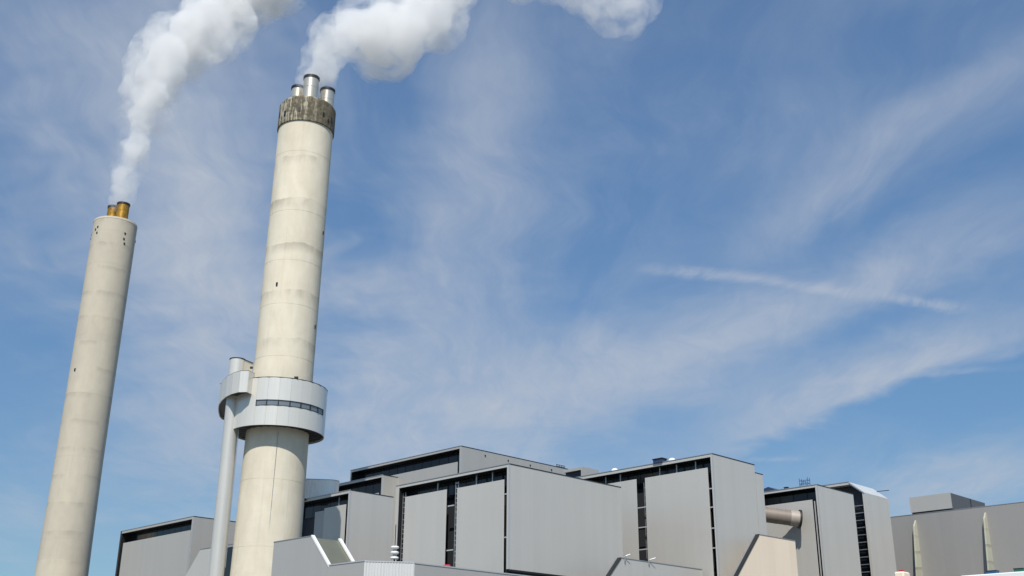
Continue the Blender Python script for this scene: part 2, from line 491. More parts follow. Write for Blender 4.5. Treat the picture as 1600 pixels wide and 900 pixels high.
bx(bm, -hw-.02, -hw+.06, -.088, .068, 43.50, 44.24); bx(bm, hw-.06, hw+.02, -.088, .068, 43.50, 44.24)
bmesh.ops.recalc_face_normals(bm, faces=bm.faces)
frame_me = bpy.data.meshes.new('window_frame'); bm.to_mesh(frame_me); bm.free(); frame_me.materials.append(M_DARK)
for k in range(NP):
    a = A0 + (k+.5)*STEP
    p = (RR*math.cos(a), RR*math.sin(a), 0); rz = a + math.pi/2
    if k < 7:
        share('cladding_panel', low_, collar, p, rz); share('cladding_panel', high_, collar, p, rz)
        share('window_frame', frame_me, collar, p, rz); share('window_pane', pane_me, collar, p, rz)
    else: share('cladding_panel', full, collar, p, rz)
bm = new_bm(); lathe(bm, [(RR-.10, ZB+.35), (RR-.10, ZT-.1), (RR-.3, ZT-.1), (RR-.3, ZT-1.2), (4.70, ZT-1.2)], 52)
obj('inner_lining', bm, M_DARKCLAD, collar)
bm = new_bm(); lathe(bm, [(4.86, ZB+.30), (RR-.12, ZB+.30), (RR-.12, ZB+.5)], 52)
obj('soffit', bm, M_DARKCLAD, collar)
bm = new_bm(); lathe(bm, [(RR-.12, ZT+.003), (RR+.12, ZT+.003), (RR+.12, ZT+.09), (RR-.12, ZT+.09), (RR-.12, ZT+.003)], NP)
o = obj('coping', bm, M_DARK, collar); o.rotation_euler = (0, 0, A0)
bm = new_bm()
for k in range(NP):   # radial beams seen against the dark soffit
    a = A0 + k*STEP
    rod(bm, (4.95*math.cos(a), 4.95*math.sin(a), ZB+.22), ((RR-.2)*math.cos(a), (RR-.2)*math.sin(a), ZB+.22), .05, 6)
obj('soffit_beam', bm, M_DARK, collar)['kind'] = 'stuff'
pbox('floodlight', M_DARK, collar, 3.1, 3.7, -6.35, -6.1, ZT+.1, ZT+.4)
pbox('floodlight', M_DARK, collar, -3.9, -3.5, -5.9, -5.6, ZT+1.7, ZT+2.0)

# lift tower with its curved landing
lt = thing('lift_tower', 'slender silver lift tube with a curved landing joined to the ring of the thick chimney', 'lift tower', (-42.8, 163.0, 0))
bm = new_bm()
prof = [(1.10, -.2)]
for z in range(6, 45, 6): prof += [(1.10, z-.03), (1.093, z-.028), (1.093, z+.028), (1.10, z+.03)]
prof += [(1.10, 45.2)]
lathe(bm, prof, 48); obj('lift_tube', bm, M_TUBE, lt)
bm = new_bm(); lathe(bm, [(1.16, 45.2), (1.16, 51.7), (.02, 51.7)], 48); obj('head_tube', bm, M_RING, lt)
pts = [(-.1, -1.155), (2.0, .95), (2.0, 2.4), (.9, 3.0), (-1.155, .2)]
bm = new_bm(); prism(bm, [(x, y) for x, y in [(.82, -.80), (2.05, 1.55), (1.3, 2.9), (-.9, .7)]], 'z', 45.5, 51.62)
obj('head_house', bm, M_RING, lt)
bm = new_bm(); prism(bm, [(x, y) for x, y in [(.88, -.86), (2.13, 1.53), (1.33, 3.0), (-.96, .74)]], 'z', 51.63, 51.74)
lathe(bm, [(1.2, 51.71), (1.24, 51.71), (1.24, 51.80), (.02, 51.80)], 40); obj('coping', bm, M_DARK, lt)
# landing outline in plan (world coordinates), widest behind the tube
LP = [(-39.20, 160.05), (-39.75, 158.45), (-41.0, 158.55), (-42.3, 159.65), (-43.6, 161.35), (-44.8, 163.6), (-45.8, 166.0), (-46.5, 168.4), (-47.1, 171.0), (-47.6, 173.6), (-47.7, 175.6), (-46.6, 177.0), (-44.6, 177.4), (-42.2, 176.4), (-40.6, 174.0)]
LP = [(x+42.8, y-163.0) for x, y in LP]
LB, LTOP = 45.3, 48.6
for (x0, y0), (x1, y1) in zip(LP, LP[1:]):
    d = Vector((x1-x0, y1-y0)); L = d.length; ang = math.atan2(d.y, d.x)
    nsp = 1
    bm = new_bm(); bx(bm, .01, L-.01, -.06, .06, LB, LTOP)
    o = obj('cladding_panel', bm, M_RING, lt, loc=(x0, y0, 0)); o.rotation_euler = (0, 0, ang)
inner = [(x*.985 + .03, y*.985 + .08) for x, y in LP]
inner += [(1.0, 8.0), (.2, 5.0), (1.3, 1.2)]
bm = new_bm(); prism(bm, inner, 'z', LB+.35, LB+.6); obj('soffit', bm, M_DARKCLAD, lt)
bm = new_bm()
for (x0, y0), (x1, y1) in zip(LP, LP[1:]): rod(bm, (x0, y0, LTOP+.04), (x1, y1, LTOP+.04), .05, 6)
obj('handrail', bm, M_DARK, lt)
bm = new_bm(); rod(bm, (1.45, -.9, 20), (1.45, -.9, LB+.35), .05, 6); obj('conduit', bm, M_STEEL, lt)
pbox('floodlight', M_STEEL, lt, -3.15, -2.6, 2.6, 2.9, LTOP+.05, LTOP+.22)

# far chimney
c2 = thing('chimney', 'more distant grey concrete chimney with two short golden flues, at the left edge', 'chimney', (-95.0, 236.9, 0), group='steaming concrete chimneys')
c2.rotation_euler = (0, R(.3), 0)
bm = new_bm(); lathe(bm, shaft_prof([(5.95, -.5), (5.28, 26), (5.08, 40), (4.92, 54), (4.92, 107.2)], 12.0, .012), 96)
obj('shaft', bm, M_CONC2, c2)
bm = new_bm(); lathe(bm, [(4.93, 107.2), (4.97, 107.25), (4.90, 107.75), (4.3, 107.75), (4.3, 106.5), (.2, 106.5)], 72)
obj('cap', bm, M_CONC2, c2)
for fx, fy in ((2.1, -2.4), (-.75, -.5)): hollow_tube(c2, fx, fy, 1.42, 106.6, 111.9, M_GOLD)
for a, z in ((-126, 104.6), (-118, 105.1), (-118, 103.6), (-164, 104.3), (-160, 103.2), (-40, 104.0), (-41, 102.6), (-38, 101.5), (20, 104), (90, 104), (150, 104)):
    slot(c2, R(a), 4.9, z, .45, .6)
slot(c2, R(-118), 4.9, 70.4, .5, .8)

# ------------------------------------------------------------------ halls
# every hall stands square to the same grid: local +X runs to the right and towards the viewer (-45 deg), local +Y to the right and away.
# The long opening faces local -Y, the blank flank is at local x = 0.
GZ = R(-45)
GROUP = 'grey clad process halls'
def hall(label, x, y, h, ll, lr, zb=0.0, wt=.7, rt_=.75, lf=.5, band=2.0, panels=(), mull=(), gap=1.6, m_=None, depth=1.8, rail=False, paneh=None, right_z0=None, dark_end=False):
    m_ = m_ or M_CLAD
    t = thing('process_hall', label, 'industrial building', (x, y, 0), GZ, GROUP)
    z0 = right_z0 if right_z0 is not None else 0.0
    pbox('flank_wall', m_, t, -wt, 0, 0, lr, z0, h)
    pbox('corner_trim', M_TRIM, t, -.015, .012, -.012, .30, z0, h-.01)
    pbox('roof', m_, t, -ll+lf+.003, -wt-.003, .003, lr, h-rt_, h-.02)
    pbox('roof_membrane', M_ROOF, t, -ll+.1, -.1, .12, lr-.1, h-.015, h+.03)
    pbox('coping', M_STEEL, t, -ll-.04, .05, -.05, .10, h+.003, h+.11)
    pbox('coping', M_DARK, t, -.12, .05, .103, lr+.04, h+.003, h+.11)
    pbox('end_frame', M_DARKCLAD if dark_end else m_, t, -ll, -ll+lf, 0, lr, 0, h-.004)
    # dark body set back behind the opening
    pbox('inner_lining', M_DARKCLAD, t, -ll+lf+.003, -wt-.003, depth+.25, lr-.02, 0, h-rt_-.003)
    # glazing band in bays
    pbox('soffit_shade_sheet', M_DARK, t, -ll+lf+.003, -wt-.003, .06, depth+.24, h-rt_-.06, h-rt_-.003)  # added black sheet: shade under the roof put into its colour
    pbox('reveal_shade_sheet', M_DARK, t, -wt-.05, -wt-.003, .06, depth+.24, 0, h-rt_-.063)  # added black side sheets, the recess shade given as colour
    pbox('reveal_shade_sheet', M_DARK, t, -ll+lf+.003, -ll+lf+.05, .06, depth+.24, 0, h-rt_-.063)
    zt = h - rt_ - .064
    gb = h - band
    n = max(2, int(round((ll-lf-wt)/2.4)))
    w_ = (ll-lf-wt-.01)/n
    bm = new_bm(); bx(bm, .05, w_-.05, depth, depth+.12, gb-.6, zt-.1); bmesh.ops.recalc_face_normals(bm, faces=bm.faces)
    me = bpy.data.meshes.new('window_pane'); bm.to_mesh(me); bm.free(); me.materials.append(M_GLASS)
    for k in range(n): share('window_pane', me, t, (-ll+lf+.005+k*w_, 0, 0))
    for u in mull:
        pbox('mullion', M_STEEL, t, -u-.09, -u+.09, .75, .93, h-band-.1, zt-.02)
    for p in panels:
        u0, u1, zt_, yy = p[:4]
        mm = p[4] if len(p) > 4 else m_
        zl = p[5] if len(p) > 5 else 1.0
        bm = new_bm(); bx(bm, -u0, -u1, yy, yy+.08, zl, zt_, bev=.01)
        obj('hanging_panel', bm, mm, t)
    return t

def lattice(t, u, y, z0, z1, w=.7, step=1.0):
    """cable ladder standing in a dark gap"""
    bm = new_bm()
    for s in (-w/2, w/2): bx(bm, -u+s-.05, -u+s+.05, y, y+.12, z0, z1)
    o = obj('cable_ladder', bm, M_STEEL, t)
    bm = new_bm(); bx(bm, -u-w/2, -u+w/2, y+.02, y+.09, -.07, .07)
    bmesh.ops.recalc_face_normals(bm, faces=bm.faces)
    me = bpy.data.meshes.new('rung'); bm.to_mesh(me); bm.free(); me.materials.append(M_STEEL)
    z = z0 + .5; rr = random.Random(int(u*10)+int(z0))
    while z < z1:
        share('rung', me, o, (0, 0, z)); z += step*rr.uniform(.65, 1.15)

def brackets(t, u0, u1, y, zs):
    for z in zs: pbox('bracket', M_TRIM, t, -u0, -u1, y, y+.16, z-.08, z+.08)

M = hall('largest central hall, its two tall hanging panels split by a dark strip of cable ladders', -.26, 140, 30.86, 22.9, 22.7,
         right_z0=17.6, wt=.32, rt_=.35, lf=.7, band=2.1, panels=((20.9, 12.1, 29.1, .10), (9.95, .95, 29.0, .10)), mull=(14.7, 6.9, 3.8))
lattice(M, 10.55, .6, 15, 30.0, .55, .8); lattice(M, 21.7, .6, 15, 29.9, .55, .85)
brackets(M, 11.9, 10.7, .2, (26.8, 20.9)); brackets(M, .93, .34, .2, (27.1, 21.6))
pbox('plinth', M_DARKCLAD, M, -.80, -.35, .6, 22.2, 0, 17.5)
pbox('flank_coping', M_DARK, M, -.31, -.02, .15, 22.6, 17.35, 17.595)
for k in range(12):
    pbox('hanger', M_DARK, M, -.30, -.18, .8+k*1.9, .92+k*1.9, 16.6, 17.34)

B1 = hall('high rear hall behind the central one, showing a long dark window band', -9.11, 195, 45.43, 32.8, 29.0,
          wt=.3, rt_=.4, lf=.3, band=2.9, panels=((32.2, .9, 42.7, .10),), m_=M_CLAD2)
for v in (6, 12, 18, 24): pbox('roof_anchor', M_DARK, B1, -.02, .12, v, v+.25, 44.5, 44.75)
bm = new_bm()
for k in range(4): rod(bm, (-.6, 26.4+k*.7, 45.4), (-.6, 26.4+k*.7, 46.1), .06, 6)
rod(bm, (-.6, 26.2, 46.1), (-.6, 28.8, 46.1), .06, 6); rod(bm, (-.6, 26.2, 45.8), (-.6, 28.8, 45.8), .05, 6)
obj('guard_rail', bm, M_DARK, B1)

B2 = hall('narrow hall stepped in between the silver tank and the high rear hall', -24.22, 205, 42.03, 17.0, 7.5,
          wt=.3, rt_=.4, lf=.3, band=2.9, panels=((16.2, 1.1, 38.8, .10),), m_=M_CLAD2)
B3 = hall('small hall right of the thick chimney, carrying the silver tank on its roof', -26.54, 180, 34.57, 18.0, 9.2, dark_end=True,
          wt=.35, rt_=.45, lf=.4, band=2.3, panels=((7.0, 1.0, 32.4, .10), (11.2, 7.05, 32.35, 1.2, M_CLAD2)), mull=(3.9,))
R1 = hall('tall hall right of centre with three pale brackets in its narrow dark slot', 29.5, 158, 36.29, 27.5, 11.2,
          wt=.27, rt_=.42, lf=.7, band=2.2, panels=((26.0, 14.3, 34.45, .10), (12.6, .95, 34.4, .10)), mull=(21, 18, 10.2, 7, 3.5))
brackets(R1, 14.28, 12.62, .2, (30.0, 27.0, 23.7, 21.0)); brackets(R1, .94, .30, .2, (31.3, 28.6, 25.6, 22.8))
lattice(R1, 13.45, 1.2, 10, 34, .5, 1.2)
R1b = thing('stair_tower', 'slim tower tucked behind the tall hall right of centre, where the brown duct starts', 'tower', (37.38+.1, 165.9+.1, 0), GZ)
pbox('wall', M_CLAD, R1b, -6, 0, 0.02, 2.1, 0, 35.1)
pbox('coping', M_DARK, R1b, -6.03, .04, 0, 2.15, 35.103, 35.2)
R2 = hall('hall whose front panel takes the end of the brown duct', 49.29, 175, 35.03, 13.5, 11.8,
          wt=.3, rt_=.35, lf=.4, band=2.3, panels=((13.0, 1.1, 32.8, .10),))
bm = new_bm(); bx(bm, -1.05, -.86, .5, .6, 1, 32.6); obj('edge_strip', bm, M_TRIM, R2)
LH = hall('long low hall standing apart at the far left behind the lift tube', -60.62, 210, 34.79, 29.4, 9.7,
          wt=.3, rt_=.45, lf=.55, band=2.4, panels=((27.8, .6, 32.3, .10),), m_=M_CLAD2, dark_end=True)

# R3 : hall with a cut-off corner
def chamfer_hall():
    x, y = 62.97, 193.9
    t = thing('process_hall', 'rightmost hall with a shining white sloped corner above a ladder of dark louvres', 'industrial building', (x, y, 0), GZ, GROUP)
    h1, h2, lr, c = 37.3, 39.5, 9.0, 2.75
    pbox('flank_wall', M_CLAD, t, -.4, 0, 0, lr, 0, h1)
    bm = new_bm(); prism(bm, [(-c, h2), (-.0, h1+.004), (-.42, h1+.004), (-c-.02, h2-.42)], 'y', 0.0, lr); obj('sloped_corner', bm, M_PALE, t)
    bm = new_bm(); prism(bm, [(-c, h2+.02), (.03, h1+.02), (.03, h1-.18), (-c, h2-.2)], 'y', -.10, -.003); obj('edge_trim', bm, M_TRIM, t)
    pbox('roof', M_CLAD, t, -12.5, -c-.025, 0, lr, h2-.45, h2)
    pbox('coping', M_STEEL, t, -12.5, -c-.03, -.06, .1, h2+.003, h2+.1)
    # body behind the louvred opening
    bm = new_bm(); prism(bm, [(-12.4, 0), (-.45, 0), (-.45, h1-.2), (-c-.1, h2-.5), (-12.4, h2-.5)], 'y', 1.6, lr-.1); obj('inner_lining', bm, M_DARKCLAD, t)
    for k in range(12):
        z = 35.2 - k*1.28
        pbox('louvre', M_STEEL, t, -3.2, -.45, .5, 1.1, z-.07, z+.05)
        pbox('window_pane', M_GLASS, t, -3.1, -.5, 1.45, 1.55, z-1.1, z-.12)
    pbox('hanging_panel', M_CLAD, t, -12.4, -5.2, .4, .8, 0, 36.8)
    bm = new_bm(); rod(bm, (-1.8, 8.5, 38.8), (.2, 9.3, 38.9), .07, 6); rod(bm, (-1.8, 8.5, 38.4), (-1.8, 8.5, 38.85), .05, 6); obj('davit_arm', bm, M_DARK, t)
    return t
chamfer_hall()

# duct from the stair tower into the hall
dd = Vector((1.0, -.03, -.13)).normalized()
du = thing('duct', 'fat brown duct poking out of the tower in front of the hall wall', 'pipe', (0, 0, 0))
pe = Vector((46.55, 176.2, 29.7))
ps = pe - dd*9.5
dk = 1.20
def tube_between(p, q, r, m_, name, seg=40, cap=True):
    bm = new_bm(); d = q-p
    mt = Matrix.Translation((p+q)/2) @ d.to_track_quat('Z', 'Y').to_matrix().to_4x4()
    bmesh.ops.create_cone(bm, cap_ends=cap, segments=seg, radius1=r, radius2=r, depth=d.length, matrix=mt)
    for f in bm.faces: f.smooth = len(f.verts) == 4
    return obj(name, bm, m_, du)
tube_between(ps, pe - dd*1.7, dk, M_PIPE, 'duct_run')
tube_between(pe - dd*1.7, pe - dd*.30, dk+.05, plain('pale_duct_end', (.39, .335, .285), .1, .5), 'duct_end')
tube_between(pe - dd*.30, pe, dk+.30, M_DARK, 'flange')
for k in (4.0, 5.6, 7.0): tube_between(ps + dd*k, ps + dd*(k+.12), dk+.04, M_PIPE, 'band')

# ------------------------------------------------------------------ rooftop things
def rounded_vessel():
    t = thing('roof_tank', 'silver tank with rounded ends on the roof right of the thick chimney', 'tank', (-33.6, 190.2, 34.6))
    prof = []
    L, r = 3.6, 1.75
    pts = [(L/2 + r*math.cos(a), r*math.sin(a)) for a in [R(-90+10*k) for k in range(19)]] + [(-L*.9 + r*math.cos(a), r*math.sin(a)) for a in [R(90+10*k) for k in range(19)]]
    bm = new_bm(); prism(bm, pts, 'z', 0, 3.3)
    for f in bm.faces: f.smooth = len(f.verts) == 4
    o = obj('tank_body', bm, M_FLUE2, t)
    bm = new_bm(); prism(bm, [(x*1.01, y*1.02) for x, y in pts], 'z', 3.303, 3.42); obj('rim', bm, M_STEEL, t)
    bm = new_bm(); bx(bm, -4.5, 3.2, -1.2, 1.2, -.25, -.003); obj('skid', bm, M_DARK, t)
    t.rotation_euler = (0, 0, R(8))
M_FLUE2 = ringmetal('bright_stainless', (.80, .78, .74), .28, .25)
rounded_vessel()

t = thing('roof_plant_room', 'small dark-fronted roof box peeping up between the two biggest halls', 'roof box', (12.59, 190, 37.0), GZ)
pbox('shell', M_CLAD2, t, -.35, 0, 0, 4.4, -37.0, 3.8); pbox('lid', M_CLAD2, t, -4.6, -.353, 0, 4.4, 3.3, 3.8); pbox('dark_front', M_GLASS, t, -4.5, -.36, .6, 4.3, -37.0, 3.297)

def dome(label, x, y, z, r=.55):
    t = thing('skylight_dome', label, 'skylight', (x, y, z))
    bm = new_bm(); lathe(bm, [(r*math.cos(R(a)), r*.8*math.sin(R(a))+.2) for a in (0, 20, 40, 60, 80, 89)], 20); obj('dome', bm, M_DOME, t)
    bm = new_bm(); lathe(bm, [(.001, 0), (r+.08, 0), (r+.08, .2), (r, .22)], 20); obj('kerb', bm, M_STEEL, t)
dome('small white skylight dome at the far left end of the tall hall roof', 16.6, 172.5, 36.32, .6)
dome('small white skylight dome beside the low dark hatch on the tall hall roof', 24.6, 164.4, 36.32, .6)
t = thing('roof_hatch', 'low dark hatch on the roof edge of the tall hall', 'hatch', (23.0, 165.0, 36.32), GZ)
pbox('hatch_body', M_NAVY, t, -1.1, .6, -.6, .6, 0, .55); pbox('hatch_lid', M_DARK, t, -1.2, .7, -.7, .7, .553, .68)

t = thing('roof_gable', 'low navy blue gabled roof showing above the hall that takes the duct', 'roof', (46.0, 192, 33.0), GZ)
bm = new_bm(); prism(bm, [(-3.2, 0), (2.2, 0), (2.2, 3.4), (-.6, 4.9), (-3.2, 4.3)], 'y', 0, 5); obj('gable_shell', bm, M_NAVY, t)
pbox('plinth', M_DARKCLAD, t, -3.1, 2.1, .1, 4.9, -33.0, -.003)

t = thing('scaffold_frame', 'little blue lattice frame standing on the roof edge', 'scaffold', (48.4, 178.7, 35.06), GZ)
for px_ in (-.75, 0, .75):
    for py_ in (-.35, .35):
        bm = new_bm(); rod(bm, (px_, py_, 0), (px_, py_, 1.75 - (.35 if px_ == 0 else 0)), .05, 6); obj('upright', bm, M_BLUE, t)
for zz in (.35, .85, 1.35):
    bm = new_bm()
    for py_ in (-.35, .35): rod(bm, (-.75, py_, zz), (.75, py_, zz), .035, 6)
    rod(bm, (-.75, -.35, zz), (-.75, .35, zz), .035, 6); rod(bm, (.75, -.35, zz), (.75, .35, zz), .035, 6)
    obj('rail', bm, M_BLUE, t)
bm = new_bm(); rod(bm, (-.75, -.35, .35), (0, -.35, 1.3), .03, 6); rod(bm, (.75, -.35, .35), (0, -.35, 1.3), .03, 6); obj('brace', bm, M_BLUE, t)
t = thing('roof_vent', 'tiny dark vent on the roof left of the blue lattice frame', 'vent', (45.6, 179.9, 35.06), GZ)
bm = new_bm(); bx(bm, -.3, .3, -.25, .25, 0, .4, bev=.05); obj('vent_body', bm, M_NAVY, t); pbox('vent_cap', M_DARK, t, -.36, .36, -.31, .31, .403, .47)

# ------------------------------------------------------------------ long low building at the right
t = thing('long_building', 'long plain grey building with tapering buttresses running off the right edge', 'building', (74.52, 215, 0), GZ)
pbox('wall', M_WALL, t, -5, 60, 0, .5, 0, 36.3)
pbox('end_wall', M_WALL, t, -5, -4.5, .503, 30, 0, 36.296)
pbox('roof', M_ROOF, t, -4.9, 59.9, .5, 30, 35.7, 36.2)
pbox('coping', M_STEEL, t, -5.04, 60, -.05, .4, 36.303, 36.4)
for u in (4.9, 18.4, 31.9, 45.4):
    bm = new_bm()
    # thin fin, wider at the foot
    vs = []
    for z, p in ((0, 4.6), (18, 3.4), (34.0, 1.0), (35.2, .05)):
        vs.append([bm.verts.new(q) for q in ((u-.16, -.003, z), (u+.16, -.003, z), (u+.16, -p, z), (u-.16, -p, z))])
    for A, B in zip(vs, vs[1:]):
        for k in range(4): bm.faces.new((A[k], A[(k+1)%4], B[(k+1)%4], B[k]))
    bm.faces.new(vs[0][::-1]); bm.faces.new(vs[-1])
    obj('buttress', bm, M_BUTT, t)


t = thing('roof_plant_room', 'big grey box on the roof of the long building at the right', 'roof box', (83.9, 208, 0), GZ)
t.location = (83.9 + .0, 208.0, 0)
pbox('front_wall', M_CLAD2, t, -8.2, 0, 0, .3, 37.0, 39.95)
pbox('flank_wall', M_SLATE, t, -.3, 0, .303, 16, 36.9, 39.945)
pbox('inner_body', M_DARKCLAD, t, -8.1, -.303, .35, 15.9, 36.25, 39.8)
pbox('support', M_DARK, t, -7.9, -.2, .12, .30, 36.25, 36.99)
pbox('downpipe', M_DARK, t, .003, .10, 9.0, 9.12, 36.9, 39.9)

# ------------------------------------------------------------------ low blocks in front
def low_chamfer(label, x, y, h, ul, ur, c, lr, m_, m2, trim):
    t = thing('low_block', label, 'building', (x, y, 0), GZ, 'low blocks with cut corners')
    return t
# left front block with sloping glazed corner
t = thing('low_block', 'low grey block before the thick chimney, with a white-edged sloping corner', 'building', (-23.0, 128, 0), GZ, 'low blocks with cut corners')
bm = new_bm(); prism(bm, [(-7.75, 0), (4.6, 0), (4.6, 15.2), (0, 19.8), (-7.75, 19.8)], 'y', 0, .35); obj('front_wall', bm, M_CLAD2, t)
bm = new_bm(); prism(bm, [(-7.7, 0), (4.55, 0), (4.55, 15.1), (-.05, 19.6), (-7.7, 19.6)], 'y', 3.9, 4.2); obj('rear_wall', bm, M_CLAD2, t)
bm = new_bm(); prism(bm, [(.0, 19.68), (4.6, 15.08), (4.4, 14.95), (-.1, 19.45)], 'y', .353, 3.897); obj('sloped_panel', bm, M_GREENGLASS, t)
for y0, y1 in ((-.06, .34), (3.82, 4.22)):
    bm = new_bm(); prism(bm, [(-.05, 19.95), (.10, 19.95), (4.75, 15.30), (4.62, 15.17), (-.05, 19.81)], 'y', y0, y1); obj('edge_trim', bm, M_WHITE, t)
pbox('coping', M_STEEL, t, -7.8, -.053, -.04, .3, 19.803, 19.9)
pbox('flank_wall', M_CLAD2, t, -7.75, -7.4, .353, 3.897, 0, 19.7)
pbox('roof', M_ROOF, t, -7.39, -.11, .353, 3.897, 19.2, 19.5)

# stepped low hall: the corner in white ribbed sheet
t = thing('low_hall', 'low hall in front of the central one, its corner bay in white ribbed sheet', 'building', (0, 0, 0))
LW = [(-21.3, 124.6), (-15.15, 119.6), (-10.0, 120.4), (2.5, 132.9)]
def wall_run(p, q, z1, mm, nm, th=.35, z0=0):
    p, q = Vector(p), Vector(q); d = (q-p).normalized(); n_ = Vector((-d.y, d.x))
    bm = new_bm(); prism(bm, [tuple(p), tuple(q), tuple(q + n_*th), tuple(p + n_*th)], 'z', z0, z1)
    return obj(nm, bm, mm, t)
LZ = 16.0
LW = [(-20.06, 123.6), (-15.60, 119.3), (-10.30, 120.2), (3.2, 133.7)]
wall_run(LW[0], (LW[1][0]-.01, LW[1][1]+.01), LZ, M_CLAD2, 'wall')
wall_run(LW[1], LW[2], LZ-.05, M_CLADL, 'ribbed_wall')
wall_run((LW[2][0]+.01, LW[2][1]+.01), LW[3], LZ-.1, M_CLAD2, 'wall')
for (p, q, dz) in ((LW[0], LW[1], 0), (LW[1], LW[2], -.05), (LW[2], LW[3], -.1)):
    d = (Vector(q)-Vector(p)).normalized(); n_ = Vector((-d.y, d.x)); P = Vector(p); Q = Vector(q)
    bm = new_bm(); prism(bm, [tuple(P - n_*.06), tuple(Q - n_*.06), tuple(Q + n_*.4), tuple(P + n_*.4)], 'z', LZ+dz+.003, LZ+dz+.13); obj('coping', bm, M_TRIM, t)
bm = new_bm(); prism(bm, [(-19.7, 124.0), (-15.4, 119.8), (-10.4, 120.6), (2.7, 133.8), (-8, 136)], 'z', LZ-.8, LZ-.5); obj('roof', bm, M_ROOF, t)
n = 17
bm = new_bm(); bx(bm, -.045, .045, -.05, .0, 0, LZ-.06); bmesh.ops.recalc_face_normals(bm, faces=bm.faces)
me = bpy.data.meshes.new('rib'); bm.to_mesh(me); bm.free(); me.materials.append(M_CLADL)
d = Vector((LW[2][0]-LW[1][0], LW[2][1]-LW[1][1])); aa = math.atan2(d.y, d.x)
for k in range(n):
    p = Vector(LW[1]) + d*((k+.5)/n)
    share('rib', me, t, (p.x + .002*math.sin(aa), p.y - .002*math.cos(aa), 0), aa)

# roof whip aerial with three white discs
t = thing('roof_aerial', 'black whip on three stacked white discs beside the central hall', 'aerial', (-12.75, 122.6, 15.2))
bm = new_bm(); rod(bm, (0, 0, -.2), (0, 0, 2.0), .10, 10); obj('stem', bm, M_DARK, t)
bm = new_bm(); rod(bm, (0, 0, 2.85), (0, 0, 5.2), .045, 8); obj('whip', bm, M_DARK, t)
bm = new_bm(); bx(bm, -.28, .28, -.28, .28, -.3, -.1); obj('base_plate', bm, M_STEEL, t)
bm = new_bm(); lathe(bm, [(.02, -.15), (.38, -.13), (.47, -.05), (.47, .05), (.38, .13), (.02, .15)], 28); bmesh.ops.recalc_face_normals(bm, faces=bm.faces)
dme = bpy.data.meshes.new('disc'); bm.to_mesh(dme); bm.free(); dme.materials.append(M_WHITE)
for z in (1.55, 2.12, 2.70): share('disc', dme, t, (0, 0, z))
bm = new_bm(); rod(bm, (0, 0, 1.5), (0, 0, 2.85), .2, 12); obj('core', bm, M_STEEL, t)

t = thing('warning_lamp', 'small red lamp box at the foot of the cable ladder strip', 'lamp', (-7.4, 130.3, 15.2))
bm = new_bm(); bx(bm, -.45, .45, -.3, .3, 1.1, 1.75, bev=.12); obj('lens', bm, M_RED, t)
bm = new_bm(); rod(bm, (0, 0, 0), (0, 0, 1.1), .08, 8); obj('post', bm, M_DARK, t)

# low block before the tall hall
def shed(label, x, y, z1, length, c, mm, right_drop=0.0):
    t = thing('low_block', label, 'building', (x, y, 0), GZ, 'low blocks with cut corners')
    bm = new_bm(); prism(bm, [(-c, 0), (length, 0), (length, z1-right_drop), (0, z1), (-c, z1-c)], 'x', -.35, 0); obj('flank_wall', bm, mm, t)
    bm = new_bm(); prism(bm, [(-c-.10, z1-c-.12), (-c-.10, z1-c+.0), (-.07, z1+.10), (.03, z1+.03), (-c+.02, z1-c-.02)], 'x', -.5, .12); obj('gutter', bm, M_DARK, t)
    bm = new_bm(); prism(bm, [(-c, 0), (-c, z1-c), (0, z1), (length, z1-right_drop), (length, z1-right_drop-.4), (.1, z1-.4), (-c+.4, z1-c-.1), (-c+.4, 0)], 'x', -.95, -.353); obj('roof', bm, M_ROOF, t)
    bm = new_bm(); prism(bm, [(.06, z1+.003), (length, z1+.003-right_drop), (length, z1+.1-right_drop), (.06, z1+.1)], 'x', -.4, .05); obj('coping', bm, M_STEEL, t)
    return t
shed('low grey block between the central hall and the tall hall', 14.51, 146, 19.75, 18.1, 7.0, M_CLAD)
shed('cream low block with a black gutter below the brown duct', 36.0, 160, 24.9, 9.9, 9.0, M_BEIGE, -.1)
# left shed, seen side-on
t = thing('low_block', 'pale low block with a sloping end behind the lift tube', 'building', (-51.07, 190, 0), GZ, 'low blocks with cut corners')
bm = new_bm(); prism(bm, [(-13, 0), (4.2, 0), (4.2, 26.2), (-3.8, 26.4), (-13, 17.2)], 'y', 0, .4); obj('front_wall', bm, M_CLAD, t)
pbox('window_pane', M_GLASS, t, 4.203, 8.0, .3, .5, 0, 25.9)
pbox('roof', M_ROOF, t, -3.6, 8.2, .403, 6, 25.6, 26.1)
pbox('coping', M_STEEL, t, -3.8, 8.2, -.05, .3, 26.4, 26.5)

# small davits
for lab, x, y, z, dx in (('short pale davit arm on the left corner of the grey low block', 15.1, 146.3, 19.6, .7), ('short pale davit arm farther right on the grey low block', 18.7, 150.0, 19.6, .9)):
    t = thing('davit', lab, 'davit', (x, y, z))
    bm = new_bm(); rod(bm, (0, 0, -.2), (0, 0, .5), .09, 8); obj('post', bm, M_STEEL, t)
    bm = new_bm(); rod(bm, (-.1, 0, .40), (dx, .1, .72), .045, 8); obj('arm', bm, M_TRIM, t)

